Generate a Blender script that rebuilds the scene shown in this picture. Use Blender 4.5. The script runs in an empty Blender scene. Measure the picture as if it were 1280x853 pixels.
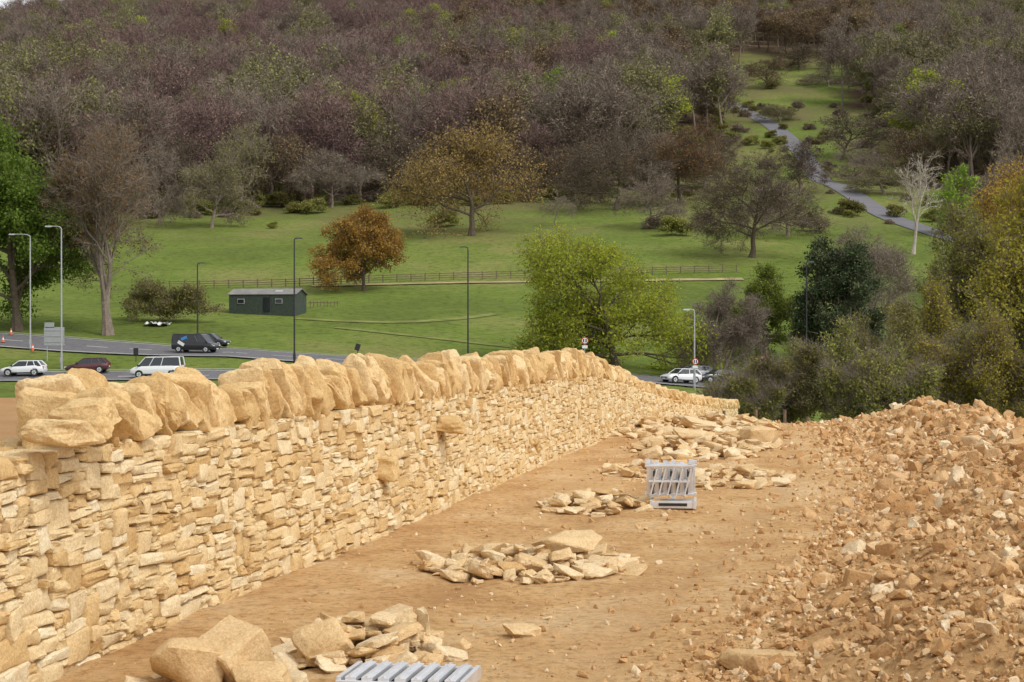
import bpy, bmesh, math, random
import numpy as np
from mathutils import Vector, Matrix
from mathutils import noise as MN
rnd=random.Random(7); R=np.random.default_rng(5)
FPX=2133.0; HY=415.0; CH=1.9
sc=bpy.context.scene
# ---------------------------------------------------------------- noise
def vn(x,y,seed=0):
    x=np.asarray(x,float);y=np.asarray(y,float)
    xi=np.floor(x);yi=np.floor(y);fx=x-xi;fy=y-yi
    def h(a,b):
        v=np.sin(a*127.1+b*311.7+seed*74.7)*43758.5453
        return v-np.floor(v)
    fx=fx*fx*(3-2*fx);fy=fy*fy*(3-2*fy)
    return (h(xi,yi)*(1-fx)+h(xi+1,yi)*fx)*(1-fy)+(h(xi,yi+1)*(1-fx)+h(xi+1,yi+1)*fx)*fy
def fbm(x,y,s,o=4,seed=0):
    a=0;amp=.5;x=np.asarray(x)/s;y=np.asarray(y)/s
    for i in range(o):
        a=a+amp*(vn(x,y,seed+i)-.5)*2;x,y=x*1.62-y*1.22+13.1,x*1.22+y*1.62+7.7;amp*=.5
    return a
def sst(a,b,x):
    t=np.clip((x-a)/(b-a),0,1);return t*t*(3-2*t)
# ---------------------------------------------------------------- terrain height
XC=np.array([-90,-50,-30,-10,0,5,10,25,45,90.])
DR=np.array([-60,36,42,50,60,100,150,165,178,190,200,230,280,450,900,1000,1300,1800.])
ZT=np.array([
[0]*10,[0]*10,
[0,0,0,0,-.2,-.75,-.8,-.9,-1,-1],
[-.1,-.1,-.1,-.15,-.7,-1.5,-1.9,-2,-2,-2],
[-.3,-.3,-.3,-.5,-1.6,-2.2,-2.6,-3,-3,-3],
[-3.3,-3.3,-3.3,-3.2,-3.2,-3.5,-4,-4.6,-5,-5],
[-3.5,-3.5,-3.5,-3.5,-3.7,-3.9,-4.2,-5,-5.4,-5.5],
[-2.8,-2.8,-2.4,-2.4,-2.9,-3.2,-3.6,-4.5,-5.1,-5.2],
[-1,-1.2,-.8,-1.7,-2.2,-2.5,-2.8,-4.0,-4.9,-5],
[.6,.1,0,-1.0,-1.5,-1.8,-2.2,-3.6,-4.3,-4],
[1.8,1.3,.9,0,-.6,-1,-1.6,-2.8,-3.2,-3],
[5.2,5,4.6,4.4,4,3.8,3.4,2.4,2,2],
[10.4]*8+[10.2,10],
[41]*10,[166]*10,[176]*10,[168]*10,[120]*10])
EY=np.array([0,5,10,15.3,23.2,35,60]);EX=np.array([-1.4,-.1,1.4,3.05,5.2,6.7,8.])
def edge(y): return np.interp(y,EY,EX)
WD=np.array([4,30,35,38,42,46,50,56.]);WXs=np.array([-3.57,1.63,2.7,3.45,4.5,5.4,6.3,7.6])
def wx(d): return np.interp(d,WD,WXs)
def T(x,y,fine=True):
    x=np.asarray(x,float);y=np.asarray(y,float)
    xc=np.clip(x,XC[0],XC[-1]-1e-6);yc=np.clip(y,DR[0],DR[-1]-1e-6)
    i=np.clip(np.searchsorted(DR,yc,'right')-1,0,len(DR)-2);j=np.clip(np.searchsorted(XC,xc,'right')-1,0,len(XC)-2)
    fy=(yc-DR[i])/(DR[i+1]-DR[i]);fx=(xc-XC[j])/(XC[j+1]-XC[j])
    z=(ZT[i,j]*(1-fx)+ZT[i,j+1]*fx)*(1-fy)+(ZT[i+1,j]*(1-fx)+ZT[i+1,j+1]*fx)*fy
    z=z+sst(215,420,y)*fbm(x,y,75,2,3)*4+sst(700,900,y)*fbm(x,y*0+3,130,3,9)*6
    z=z+(-17*sst(-215,-275,x)*sst(700,900,y))-4*sst(215,255,x)*sst(700,900,y)
    if fine:
        nr=1-sst(45,60,y)
        z=z+nr*(fbm(x,y,1.6,4,21)*.05+fbm(x,y,.28,3,31)*.02)
        mid=wx(y)*.45+edge(y)*.55+fbm(x*0,y,6,2,90)*.25
        for o_ in(-.85,.85):
            z=z-.022*np.exp(-((x-mid-o_)/.13)**2)*(1-sst(34,38,y))*(1+.6*fbm(x,y,1.2,2,95))
        u=x-edge(y)+fbm(x,y,1.5,3,40)*.5
        hk=np.interp(y,[0,12,20,30,40],[.36,.38,.40,.48,.44])
        m=hk*sst(-.1,1.9,u)*(1-.97*sst(1.7,3.0,u))*(1-sst(33,38,y))
        m=m*(1+.34*fbm(x,y,1.7,3,50))
        lump=np.abs(fbm(x,y,.55,4,60))*.20+fbm(x,y,.17,3,66)*.07
        z=z+m+sst(-.2,.8,u)*(1-sst(4.5,6,u))*(1-sst(35,42,y))*lump
        l=sst(-9,-14,x)*nr
        z=z+l*(np.abs(fbm(x,y,3.5,4,80))*.35)
    return z
def Tz(x,y): return float(T(np.array([x]),np.array([y]))[0])
def WX(px,d): return (px-640)/FPX*d
def WZ(py,d): return CH-(py-HY)/FPX*d
# ---------------------------------------------------------------- mesh helpers
def mk(name,V,F,mats,midx=None,smooth=True,attrs=None,sharp=None):
    V=np.asarray(V,np.float32)
    me=bpy.data.meshes.new(name)
    F=[np.asarray(f,np.int32) for f in F if len(f)]
    li=np.concatenate([f.ravel() for f in F]);tot=np.concatenate([np.full(len(f),f.shape[1]) for f in F])
    ls=np.concatenate([[0],np.cumsum(tot)[:-1]]).astype(np.int32)
    me.vertices.add(len(V));me.vertices.foreach_set('co',V.ravel())
    me.loops.add(len(li));me.loops.foreach_set('vertex_index',li.astype(np.int32))
    me.polygons.add(len(tot));me.polygons.foreach_set('loop_start',ls)
    if midx is not None: me.polygons.foreach_set('material_index',np.asarray(midx,np.int32))
    me.update(calc_edges=True)
    me.polygons.foreach_set('use_smooth',np.full(len(tot),smooth))
    if attrs:
        for k,a in attrs.items():
            at=me.attributes.new(k,'FLOAT','POINT');at.data.foreach_set('value',np.asarray(a,np.float32))
    if sharp: me.set_sharp_from_angle(angle=math.radians(sharp))
    for m in (mats if isinstance(mats,(list,tuple)) else [mats]): me.materials.append(m)
    return bpy.data.objects.new(name,me)
def link(ob,parent=None):
    sc.collection.objects.link(ob)
    if parent: ob.parent=parent
    return ob
def rotm(a,b,c):
    ca,sa,cb,sb,cc,s_=np.cos(a),np.sin(a),np.cos(b),np.sin(b),np.cos(c),np.sin(c)
    n=len(a);Z=np.zeros(n);O=np.ones(n)
    Rx=np.stack([O,Z,Z,Z,ca,-sa,Z,sa,ca],1).reshape(n,3,3)
    Ry=np.stack([cb,Z,sb,Z,O,Z,-sb,Z,cb],1).reshape(n,3,3)
    Rz=np.stack([cc,-s_,Z,s_,cc,Z,Z,Z,O],1).reshape(n,3,3)
    return Rz@Ry@Rx
def scatter(bases,which,scale,rot,pos):
    Vs=[];Fs=[];ids=[];off=0
    for k,(bv,bf) in enumerate(bases):
        idx=np.where(which==k)[0]
        if not len(idx): continue
        v=bv[None,:,:]*scale[idx][:,None,:]
        v=np.einsum('nij,nvj->nvi',rot[idx],v)+pos[idx][:,None,:]
        f=bf[None]+(np.arange(len(idx))*len(bv))[:,None,None]+off
        Vs.append(v.reshape(-1,3));Fs.append(f.reshape(-1,bf.shape[1]));ids.append(np.repeat(idx,len(bv)));off+=len(idx)*len(bv)
    return np.concatenate(Vs),np.concatenate(Fs),np.concatenate(ids)
def hull(seed,n,box=0.5,bev=0,sub=0,noise=0,taper=0,corners=8):
    r=random.Random(seed);bm=bmesh.new()
    if box:
        cs=[(x,y,z) for x in(-1,1) for y in(-1,1) for z in(-1,1)];r.shuffle(cs)
        for c in cs[:corners]: bm.verts.new([q*r.uniform(1-box,1) for q in c])
    for i in range(n):
        v=Vector([r.gauss(0,1) for _ in range(3)]).normalized();bm.verts.new(v*r.uniform(.85,1.2))
    for v in bm.verts:
        t=1-taper*(v.co.z+1)/2;v.co.x*=t;v.co.y*=t
    res=bmesh.ops.convex_hull(bm,input=bm.verts)
    dead=[g for g in res['geom_interior']+res['geom_unused'] if isinstance(g,bmesh.types.BMVert)]
    if dead: bmesh.ops.delete(bm,geom=list(set(dead)),context='VERTS')
    bmesh.ops.dissolve_limit(bm,angle_limit=.12,verts=bm.verts,edges=bm.edges)
    if bev: bmesh.ops.bevel(bm,geom=list(bm.edges),offset=bev,segments=1,affect='EDGES',clamp_overlap=True)
    bmesh.ops.triangulate(bm,faces=bm.faces)
    for i in range(sub):
        bmesh.ops.subdivide_edges(bm,edges=[e for e in bm.edges if e.calc_length()>(.3,.2,.14)[i]],cuts=1,use_grid_fill=True)
        bmesh.ops.triangulate(bm,faces=bm.faces)
    if noise:
        bm.normal_update()
        for v in bm.verts:
            p=v.co;o=Vector((seed*3.1,seed*1.3,0))
            v.co=p+v.normal*(MN.noise(p*1.4+o)*noise+MN.noise(p*3.6+o)*noise*.5+MN.noise(p*8+o)*noise*.22)
    V=np.array([v.co[:] for v in bm.verts]);bm.verts.index_update()
    F=np.array([[v.index for v in f.verts] for f in bm.faces]);bm.free()
    mn,mx=V.min(0),V.max(0);V=(V-(mn+mx)/2)/(mx-mn)
    return V,F
# ---------------------------------------------------------------- materials
def nodes(name):
    m=bpy.data.materials.new(name);m.use_nodes=True;nt=m.node_tree
    return m,nt,nt.nodes['Principled BSDF']
def ramp(nt,cols,pos=None):
    r=nt.nodes.new('ShaderNodeValToRGB');e=r.color_ramp.elements
    n=len(cols);pos=pos or [.3+.4*i/(n-1) for i in range(n)]
    while len(e)<n:e.new(.5)
    for i in range(n): e[i].position=pos[i];e[i].color=(*cols[i],1)
    return r
def noi(nt,scale,detail=6,rough=.6,vec=None):
    n=nt.nodes.new('ShaderNodeTexNoise');n.inputs['Scale'].default_value=scale;n.inputs['Detail'].default_value=detail;n.inputs['Roughness'].default_value=rough
    if vec is not None: nt.links.new(vec,n.inputs['Vector'])
    return n
def mixc(nt,a,b,f,mode='MIX'):
    m=nt.nodes.new('ShaderNodeMix');m.data_type='RGBA';m.blend_type=mode
    for s,v in((m.inputs[6],a),(m.inputs[7],b),(m.inputs[0],f)):
        if hasattr(v,'links'): nt.links.new(v,s)
        elif isinstance(v,tuple): s.default_value=(*v,1)
        else: s.default_value=v
    return m.outputs[2]
def simple(name,col,rough=.5,metal=0,var=.12,scale=6,spec=.5,coat=0):
    m,nt,b=nodes(name);tc=nt.nodes.new('ShaderNodeTexCoord')
    n=noi(nt,scale,4,.6,tc.outputs['Object'])
    r=ramp(nt,[tuple(c*(1-var) for c in col),tuple(min(1,c*(1+var)) for c in col)])
    nt.links.new(n.outputs[0],r.inputs[0]);nt.links.new(r.outputs[0],b.inputs['Base Color'])
    b.inputs['Roughness'].default_value=rough;b.inputs['Metallic'].default_value=metal
    b.inputs['Specular IOR Level'].default_value=spec;b.inputs['Coat Weight'].default_value=coat
    return m
def bump(nt,b,srcs):
    prev=None
    for out,st,ds in srcs:
        bp=nt.nodes.new('ShaderNodeBump');bp.inputs['Strength'].default_value=st;bp.inputs['Distance'].default_value=ds
        nt.links.new(out,bp.inputs['Height'])
        if prev: nt.links.new(prev.outputs[0],bp.inputs['Normal'])
        prev=bp
    nt.links.new(prev.outputs[0],b.inputs['Normal'])
def stonemat(name,tones,pos=None,stain=(.30,.17,.07),stainamt=.5,bs=1):
    m,nt,b=nodes(name);g=nt.nodes.new('ShaderNodeNewGeometry');P=g.outputs['Position']
    at=nt.nodes.new('ShaderNodeAttribute');at.attribute_name='tone'
    r=ramp(nt,tones,pos or [i/(len(tones)-1) for i in range(len(tones))])
    n0=noi(nt,5,4,.6,P)
    ad=nt.nodes.new('ShaderNodeMath');ad.operation='MULTIPLY_ADD';nt.links.new(n0.outputs[0],ad.inputs[0]);ad.inputs[1].default_value=.5;ad.inputs[2].default_value=-.25
    ad2=nt.nodes.new('ShaderNodeMath');nt.links.new(ad.outputs[0],ad2.inputs[0]);nt.links.new(at.outputs['Fac'],ad2.inputs[1])
    nt.links.new(ad2.outputs[0],r.inputs[0])
    n1=noi(nt,9,8,.7,P);s1=ramp(nt,[(0,0,0),(1,1,1)],[.50,.72]);nt.links.new(n1.outputs[0],s1.inputs[0])
    mm=nt.nodes.new('ShaderNodeMath');mm.operation='MULTIPLY';mm.inputs[1].default_value=stainamt;nt.links.new(s1.outputs[0],mm.inputs[0])
    c=mixc(nt,r.outputs[0],stain,mm.outputs[0])
    n2=noi(nt,60,6,.75,P);s2=ramp(nt,[(.78,.74,.68),(1.1,1.1,1.1)],[.34,.62]);nt.links.new(n2.outputs[0],s2.inputs[0])
    c=mixc(nt,c,s2.outputs[0],1.0,'MULTIPLY')
    nt.links.new(c,b.inputs['Base Color']);b.inputs['Roughness'].default_value=1;b.inputs['Specular IOR Level'].default_value=.05
    n3=noi(nt,22,7,.65,P)
    bump(nt,b,[(n3.outputs[0],.6*bs,.03),(n2.outputs[0],.5*bs,.008)])
    return m
M_wall=stonemat('wall_limestone',[(.60,.40,.18),(.71,.52,.27),(.78,.62,.37),(.82,.71,.49)],stain=(.58,.36,.15),stainamt=.5)
M_cope=stonemat('coping_limestone',[(.60,.41,.19),(.70,.50,.25),(.77,.60,.35)],stain=(.50,.30,.12),stainamt=.55)
M_pile=stonemat('pile_limestone',[(.58,.38,.18),(.70,.51,.28),(.79,.65,.43)],stain=(.48,.28,.12),stainamt=.45)
M_rub=stonemat('rubble',[(.46,.26,.11),(.57,.35,.165),(.66,.45,.24),(.80,.67,.46)],pos=[0,.4,.74,1],stain=(.46,.265,.11),stainamt=.5)
M_core=simple('wall_core',(.32,.20,.10),.95,scale=12)
def terrain_mat():
    m,nt,b=nodes('terrain_ground');g=nt.nodes.new('ShaderNodeNewGeometry');P=g.outputs['Position']
    def att(n):
        a=nt.nodes.new('ShaderNodeAttribute');a.attribute_name=n;return a.outputs['Fac']
    d1=noi(nt,.7,9,.7,P);r1=ramp(nt,[(.56,.325,.14),(.68,.43,.20),(.76,.54,.30)],[.38,.5,.64]);nt.links.new(d1.outputs[0],r1.inputs[0])
    d2=noi(nt,14,8,.75,P);r2=ramp(nt,[(.64,.58,.52),(1.0,1,1),(1.12,1.12,1.12)],[.36,.5,.66]);nt.links.new(d2.outputs[0],r2.inputs[0])
    dirt=mixc(nt,r1.outputs[0],r2.outputs[0],1.0,'MULTIPLY')
    dirt=mixc(nt,dirt,(.50,.29,.13),att('rut'))
    md=mixc(nt,(.55,.33,.15),r2.outputs[0],1.0,'MULTIPLY')
    dirt=mixc(nt,dirt,md,att('mound'))
    dirt=mixc(nt,dirt,(.40,.23,.11),att('brown'))
    g1=noi(nt,.035,7,.65,P);gr=ramp(nt,[(.115,.15,.034),(.14,.19,.038),(.20,.21,.065)],[.38,.5,.64]);nt.links.new(g1.outputs[0],gr.inputs[0])
    g2=noi(nt,.9,8,.8,P);gs=ramp(nt,[(.5,.52,.5),(1,1,1),(1.25,1.2,1.15)],[.35,.5,.68]);nt.links.new(g2.outputs[0],gs.inputs[0])
    grass=mixc(nt,gr.outputs[0],gs.outputs[0],1.0,'MULTIPLY')
    rg=noi(nt,.03,8,.75,P);rr_=ramp(nt,[(0,0,0),(1,1,1)],[.42,.58]);nt.links.new(rg.outputs[0],rr_.inputs[0])
    rm=nt.nodes.new('ShaderNodeMath');rm.operation='MULTIPLY';nt.links.new(rr_.outputs[0],rm.inputs[0]);nt.links.new(att('rough'),rm.inputs[1])
    grass=mixc(nt,grass,(.15,.13,.06),rm.outputs[0])
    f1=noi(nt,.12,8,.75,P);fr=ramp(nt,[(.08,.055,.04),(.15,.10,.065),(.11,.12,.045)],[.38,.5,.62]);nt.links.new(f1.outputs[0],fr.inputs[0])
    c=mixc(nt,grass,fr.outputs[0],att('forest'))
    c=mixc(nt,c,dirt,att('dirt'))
    nt.links.new(c,b.inputs['Base Color']);b.inputs['Roughness'].default_value=1;b.inputs['Specular IOR Level'].default_value=.05
    d3=noi(nt,45,8,.7,P)
    bump(nt,b,[(d2.outputs[0],.8,.06),(d3.outputs[0],.5,.015)])
    return m
M_ter=terrain_mat()
# ---------------------------------------------------------------- terrain mesh
ys=[-60,-40,-25,-15,-8,-3,0,2,3.5,5]
while ys[-1]<1800: ys.append(ys[-1]+max(.05,ys[-1]*.0062))
ys=np.array(ys)
xs=list(np.arange(-6,10.5,.075));st=.1;a=xs[-1]
right=[];
while a<900: st=min(st*1.06,18);a+=st;right.append(a)
left=[];a=xs[0];st=.1
while a>-900: st=min(st*1.06,18);a-=st;left.append(a)
xs=np.array(left[::-1]+xs+right)
GX,GY=np.meshgrid(xs,ys);GX=GX.ravel();GY=GY.ravel()
GZ=T(GX,GY)
nx,ny=len(xs),len(ys)
ii=(np.arange(ny-1)[:,None]*nx+np.arange(nx-1)[None]).ravel()
Fq=np.stack([ii,ii+1,ii+nx+1,ii+nx],1)
def PXof(x,y): return 640+x/np.maximum(y,1)*FPX
LANE=[(115,270),(84,312),(80,360),(79,415),(83,480),(85,540),(80,600),(66,660),(40,700)]
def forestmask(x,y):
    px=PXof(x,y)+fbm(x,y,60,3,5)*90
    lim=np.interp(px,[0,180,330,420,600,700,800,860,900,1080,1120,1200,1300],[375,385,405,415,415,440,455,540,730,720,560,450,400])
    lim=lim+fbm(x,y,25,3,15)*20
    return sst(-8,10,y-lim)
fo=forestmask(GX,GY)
dm=1-sst(-3,3,GY-np.where(GX<0,66,46)+fbm(GX,GY,4,3,2)*4)
u=GX-edge(GY)+fbm(GX,GY,1.5,3,40)*.5
mo=sst(-.3,.5,u)*.8*(1-sst(36,42,GY))
br=sst(-3.5,-8,GX)*sst(8,16,GY)*.8
mid=wx(GY)*.45+edge(GY)*.55+fbm(GX*0,GY,6,2,90)*.25
rut=np.clip((np.exp(-((GX-mid-.85)/.16)**2)+np.exp(-((GX-mid+.85)/.16)**2))*(.5+.6*fbm(GX,GY,1.0,3,95)),0,1)*.7
streak=fbm((GX-mid)*9,GY,5,3,97);rut=np.clip(rut+np.clip(streak,0,1)*.45*(GX>wx(GY))*(u<0),0,1)
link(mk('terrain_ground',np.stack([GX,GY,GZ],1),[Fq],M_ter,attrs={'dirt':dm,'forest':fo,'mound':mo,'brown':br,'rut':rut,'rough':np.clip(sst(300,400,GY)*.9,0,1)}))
# ---------------------------------------------------------------- wall
dd=np.linspace(4.6,55,1500);pts=np.stack([wx(dd),dd],1)
k=np.ones(61)/61;pad=np.pad(pts,((30,30),(0,0)),mode='reflect',reflect_type='odd');pts=np.stack([np.convolve(pad[:,0],k,'valid'),np.convolve(pad[:,1],k,'valid')],1)
SS=np.concatenate([[0],np.cumsum(np.hypot(*np.diff(pts,axis=0).T))])
Ltot=SS[-1]
def wp(s):
    x=np.interp(s,SS,pts[:,0]);y=np.interp(s,SS,pts[:,1])
    x2=np.interp(s+.3,SS,pts[:,0]);y2=np.interp(s+.3,SS,pts[:,1]);x1=np.interp(s-.3,SS,pts[:,0]);y1=np.interp(s-.3,SS,pts[:,1])
    tx,ty=x2-x1,y2-y1;l=np.hypot(tx,ty);return x,y,tx/l,ty/l
CT=lambda d: np.interp(d,[0,10,20,28,30,33,36,38,42,50,56],[1.66,1.64,1.60,1.57,1.47,1.2,.85,.67,.36,-.1,-.35])
CHt=lambda d: np.interp(d,[0,28,32,36,60],[.41,.41,.33,.24,.24])
cell=.0125;nc=int(Ltot/cell);sc_=(np.arange(nc)+.5)*cell
cx,cy,_,_=wp(sc_);base=T(cx+.1,cy,False)-.10;topz=CT(cy)-CHt(cy)
H=topz-base;sk=np.zeros(nc);stones=[]
sk+=np.abs(fbm(sc_,sc_*0,.5,2,4))*.03
while True:
    rem=np.where(sk<H-.028,sk,9e9);i=int(np.argmin(rem))
    if rem[i]>1e9: break
    h0=sk[i];a=i
    while a>0 and sk[a-1]<h0+.012 and i-a<26:a-=1
    b=i
    while b<nc-1 and sk[b+1]<h0+.012 and b-a<38:b+=1
    run=b-a+1
    q=rnd.random()
    if q<.10: w=rnd.uniform(.18,.34);h=rnd.uniform(.11,.18)
    elif q<.65: w=rnd.uniform(.16,.38);h=rnd.uniform(.052,.088)
    else: w=rnd.uniform(.09,.2);h=rnd.uniform(.04,.08)
    wc=max(5,int(w/cell))
    if wc>run-7: wc=run
    if wc<8 and h>.06:h=rnd.uniform(.03,.055)
    if rnd.random()<.5: s0=a
    else: s0=b-wc+1
    zb=sk[s0:s0+wc].max();Hh=H[s0:s0+wc].min()
    if zb+h>Hh-.03: h=max(.028,Hh-zb)
    stones.append((s0*cell,(s0+wc)*cell,zb,zb+h));sk[s0:s0+wc]=zb+h
st_=np.array(stones);N=len(st_);print('stones',N)
g=[-3,-2,-1,1,2,3]
bv={};bfaces=[]
def vid(p):
    kx=tuple(p)
    if kx not in bv: bv[kx]=len(bv)
    return bv[kx]
for ax in range(3):
    for sgn in(-1,1):
        if ax==1 and sgn==1: continue
        for i in range(5):
            for j in range(5):
                q=[]
                for (di,dj) in((0,0),(1,0),(1,1),(0,1)):
                    p=[0,0,0];p[ax]=3*sgn;o=[k for k in range(3) if k!=ax];p[o[0]]=g[i+di];p[o[1]]=g[j+dj];q.append(vid(p))
                if (sgn==1)==(ax==1): q=q[::-1]
                bfaces.append(q)
BV=np.array(list(bv.keys()));BF=np.array(bfaces)
keep=~np.all(BV[BF][:,:,1]>=1,axis=1);BF=BF[keep]
use=np.unique(BF);mp=-np.ones(len(BV),int);mp[use]=np.arange(len(use));BV=BV[use];BF=mp[BF]
w=st_[:,1]-st_[:,0];h=st_[:,3]-st_[:,2];sm=(st_[:,0]+st_[:,1])/2;zm=(st_[:,2]+st_[:,3])/2
half=np.stack([(w-.002)/2,np.full(N,.13),(h-.001)/2],1)
r_=np.minimum(R.uniform(.008,.020,N),h*.30)
sg=np.sign(BV);ab=np.abs(BV)
hh=half[:,None,:];rr=r_[:,None,None]
loc=sg[None]*np.where(ab[None]==3,hh,np.where(ab[None]==2,hh-rr,(hh-rr)*.36))
ctr=np.clip(loc,-(hh-rr),(hh-rr));dv=loc-ctr;ln=np.linalg.norm(dv,axis=2,keepdims=True);loc=np.where(ln>1e-9,ctr+dv/np.maximum(ln,1e-9)*np.minimum(ln,rr),loc)
U=loc/(2*hh)
cj=R.normal(0,1,(N,8,3))*np.stack([np.minimum(w*.07,.015),np.full(N,.012),np.minimum(h*.11,.010)],1)[:,None,:]
wt=np.zeros((N,8,len(BV)))
for c in range(8):
    sx=1 if c&1 else -1;sy=1 if c&2 else -1;sz=1 if c&4 else -1
    wt[:,c]=(.5+sx*U[:,:,0])*(.5+sy*U[:,:,1])*(.5+sz*U[:,:,2])
loc=loc+np.einsum('ncv,ncj->nvj',wt,cj)
fr_=(BV[None,:,1]<0)
loc[:,:,1]+=R.normal(0,.0042,loc.shape[:2])*fr_
loc[:,:,0]+=R.normal(0,.002,loc.shape[:2]);loc[:,:,2]+=R.normal(0,.0018,loc.shape[:2])
off=R.normal(0,.009,N)+.03*(R.uniform(0,1,N)<.012)
ra=R.normal(0,.022,N)
x_=loc[:,:,0]*np.cos(ra)[:,None]-loc[:,:,2]*np.sin(ra)[:,None];z_=loc[:,:,0]*np.sin(ra)[:,None]+loc[:,:,2]*np.cos(ra)[:,None];loc[:,:,0]=x_;loc[:,:,2]=z_
X,Y,TX,TY=wp(sm);bz=np.interp(sm,sc_,base)
zz=bz+zm
nxn,nyn=TY,-TX
outd=-loc[:,:,1]-.13+off[:,None]-.07*(loc[:,:,2]+zm[:,None])
VX=X[:,None]+TX[:,None]*loc[:,:,0]+nxn[:,None]*outd
VY=Y[:,None]+TY[:,None]*loc[:,:,0]+nyn[:,None]*outd
VZ=zz[:,None]+loc[:,:,2]
V=np.stack([VX,VY,VZ],2).reshape(-1,3);F=(BF[None]+(np.arange(N)*len(BV))[:,None,None]).reshape(-1,4)
wall=bpy.data.objects.new('dry_stone_wall',None);sc.collection.objects.link(wall)
tone=np.repeat(np.clip(R.normal(.52,.26,N),0,1),len(BV))
link(mk('face_stones',V,[F],M_wall,attrs={'tone':tone},sharp=42),wall)
s=np.linspace(0,Ltot,400);X,Y,TX,TY=wp(s);b0=np.interp(s,sc_,base)-.3;t0=np.interp(s,sc_,topz)-.025
def ring(off,z): return np.stack([X+TY*off,Y-TX*off,z],1)
V=np.concatenate([ring(-.035,b0),ring(-.125,t0),ring(-.52,t0),ring(-.60,b0)]);n=400;F=[]
for k in range(3):
    i=np.arange(n-1);F.append(np.stack([k*n+i,k*n+i+1,(k+1)*n+i+1,(k+1)*n+i],1))
link(mk('wall_core',V,F,M_core),wall)
big=[hull(s,7,.40,.06,2,.10) for s in range(10)]
slab=[hull(100+s,rnd.choice([3,4,5]),.55,.07,3,.13,taper=rnd.uniform(.15,.55)) for s in range(20)]
nS=int(Ltot/.16)*3
s=R.uniform(0,Ltot,nS);X,Y,TX,TY=wp(s);o=R.uniform(-.50,-.2,nS);tz=np.interp(s,sc_,topz)
pos=np.stack([X+TY*o,Y-TX*o,tz-.035+R.uniform(-.01,.015,nS)],1)
rt=rotm(R.normal(0,.05,nS),R.normal(0,.05,nS),np.arctan2(TY,TX)+R.normal(0,.3,nS))
V,F,ids=scatter(big,R.integers(0,10,nS),np.stack([R.uniform(.15,.3,nS),R.uniform(.12,.25,nS),R.uniform(.05,.07,nS)],1),rt,pos)
tn=R.uniform(.2,.9,nS);link(mk('top_course',V,[F],M_wall,attrs={'tone':tn[ids]},sharp=35),wall)
bk_=[hull(400+s,5,.3) for s in range(6)]
nS=2600;s=R.uniform(0,Ltot,nS);X,Y,TX,TY=wp(s);b_=np.interp(s,sc_,base);t_=np.interp(s,sc_,topz);q=R.uniform(0,1,nS);pos=np.stack([X+TY*-.56,Y-TX*-.56,b_+(t_-b_)*q],1)
V,F,ids=scatter(bk_,R.integers(0,6,nS),np.stack([R.uniform(.15,.32,nS),R.uniform(.12,.16,nS),R.uniform(.08,.12,nS)],1),rotm(R.normal(0,.03,nS),R.normal(0,.05,nS),np.arctan2(TY,TX)),pos)
tn=R.uniform(.2,.9,nS);link(mk('back_stones',V,[F],M_wall,attrs={'tone':tn[ids]},smooth=False),wall)
sl=[];s=float(np.interp(9.85,pts[:,1],SS))
while s<Ltot-.3:
    d=float(np.interp(s,SS,pts[:,1]));ch=float(CHt(d));th=rnd.uniform(.09,.24)*(ch/.41)**.5
    sl.append((s,th,ch*rnd.choice([.62,.78,.88,.96,1.04,1.14])*(1.08 if d>13 else .94),rnd.gauss(-.42,.19),rnd.uniform(.36,.50),rnd.gauss(0,.22)));s+=th*.80
A=np.array(sl);n=len(A);X,Y,TX,TY=wp(A[:,0]);dY=Y;bz=CT(dY)-CHt(dY)
rt=rotm(R.normal(0,.09,n),A[:,3],np.arctan2(TY,TX)+A[:,5])
pos=np.stack([X-TY*.28,Y+TX*.28,bz+A[:,2]*.45],1)+R.normal(0,.02,(n,3))*np.array([1,1,.3])
V,F,ids=scatter(slab,R.integers(0,20,n),np.stack([A[:,1]*1.22,A[:,4],A[:,2]*1.06],1),rt,pos)
tn=np.clip(R.normal(.5,.3,n),0,1);link(mk('coping_stones',V,[F],M_cope,attrs={'tone':tn[ids]},sharp=28),wall)
ex=[]
def P3(px,py,d): return (WX(px,d),d,WZ(py,d))
ex.append((P3(76,541,9.30),(.42,.40,.15),(0,.05,1.30)))
ex.append((P3(104,518,9.60),(.28,.42,.18),(.1,-.35,1.35)))
ex.append((P3(130,511,9.85),(.16,.42,.32),(.05,-.65,1.35)))
ex.append((P3(563,531,18.3),(.34,.36,.19),(.03,.0,1.37)))
ex.append((P3(477,586,16.0),(.30,.36,.24),(.03,.06,1.37)))
n=len(ex);V,F,ids=scatter(slab,np.array([1,3,5,2,4]),np.array([e[1] for e in ex]),rotm(*[np.array([e[2][k] for e in ex]) for k in range(3)]),np.array([e[0] for e in ex]))
link(mk('through_stones',V,[F],M_cope,attrs={'tone':np.array([.7,.5,.4,.2,.5])[ids]},sharp=30),wall)
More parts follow.
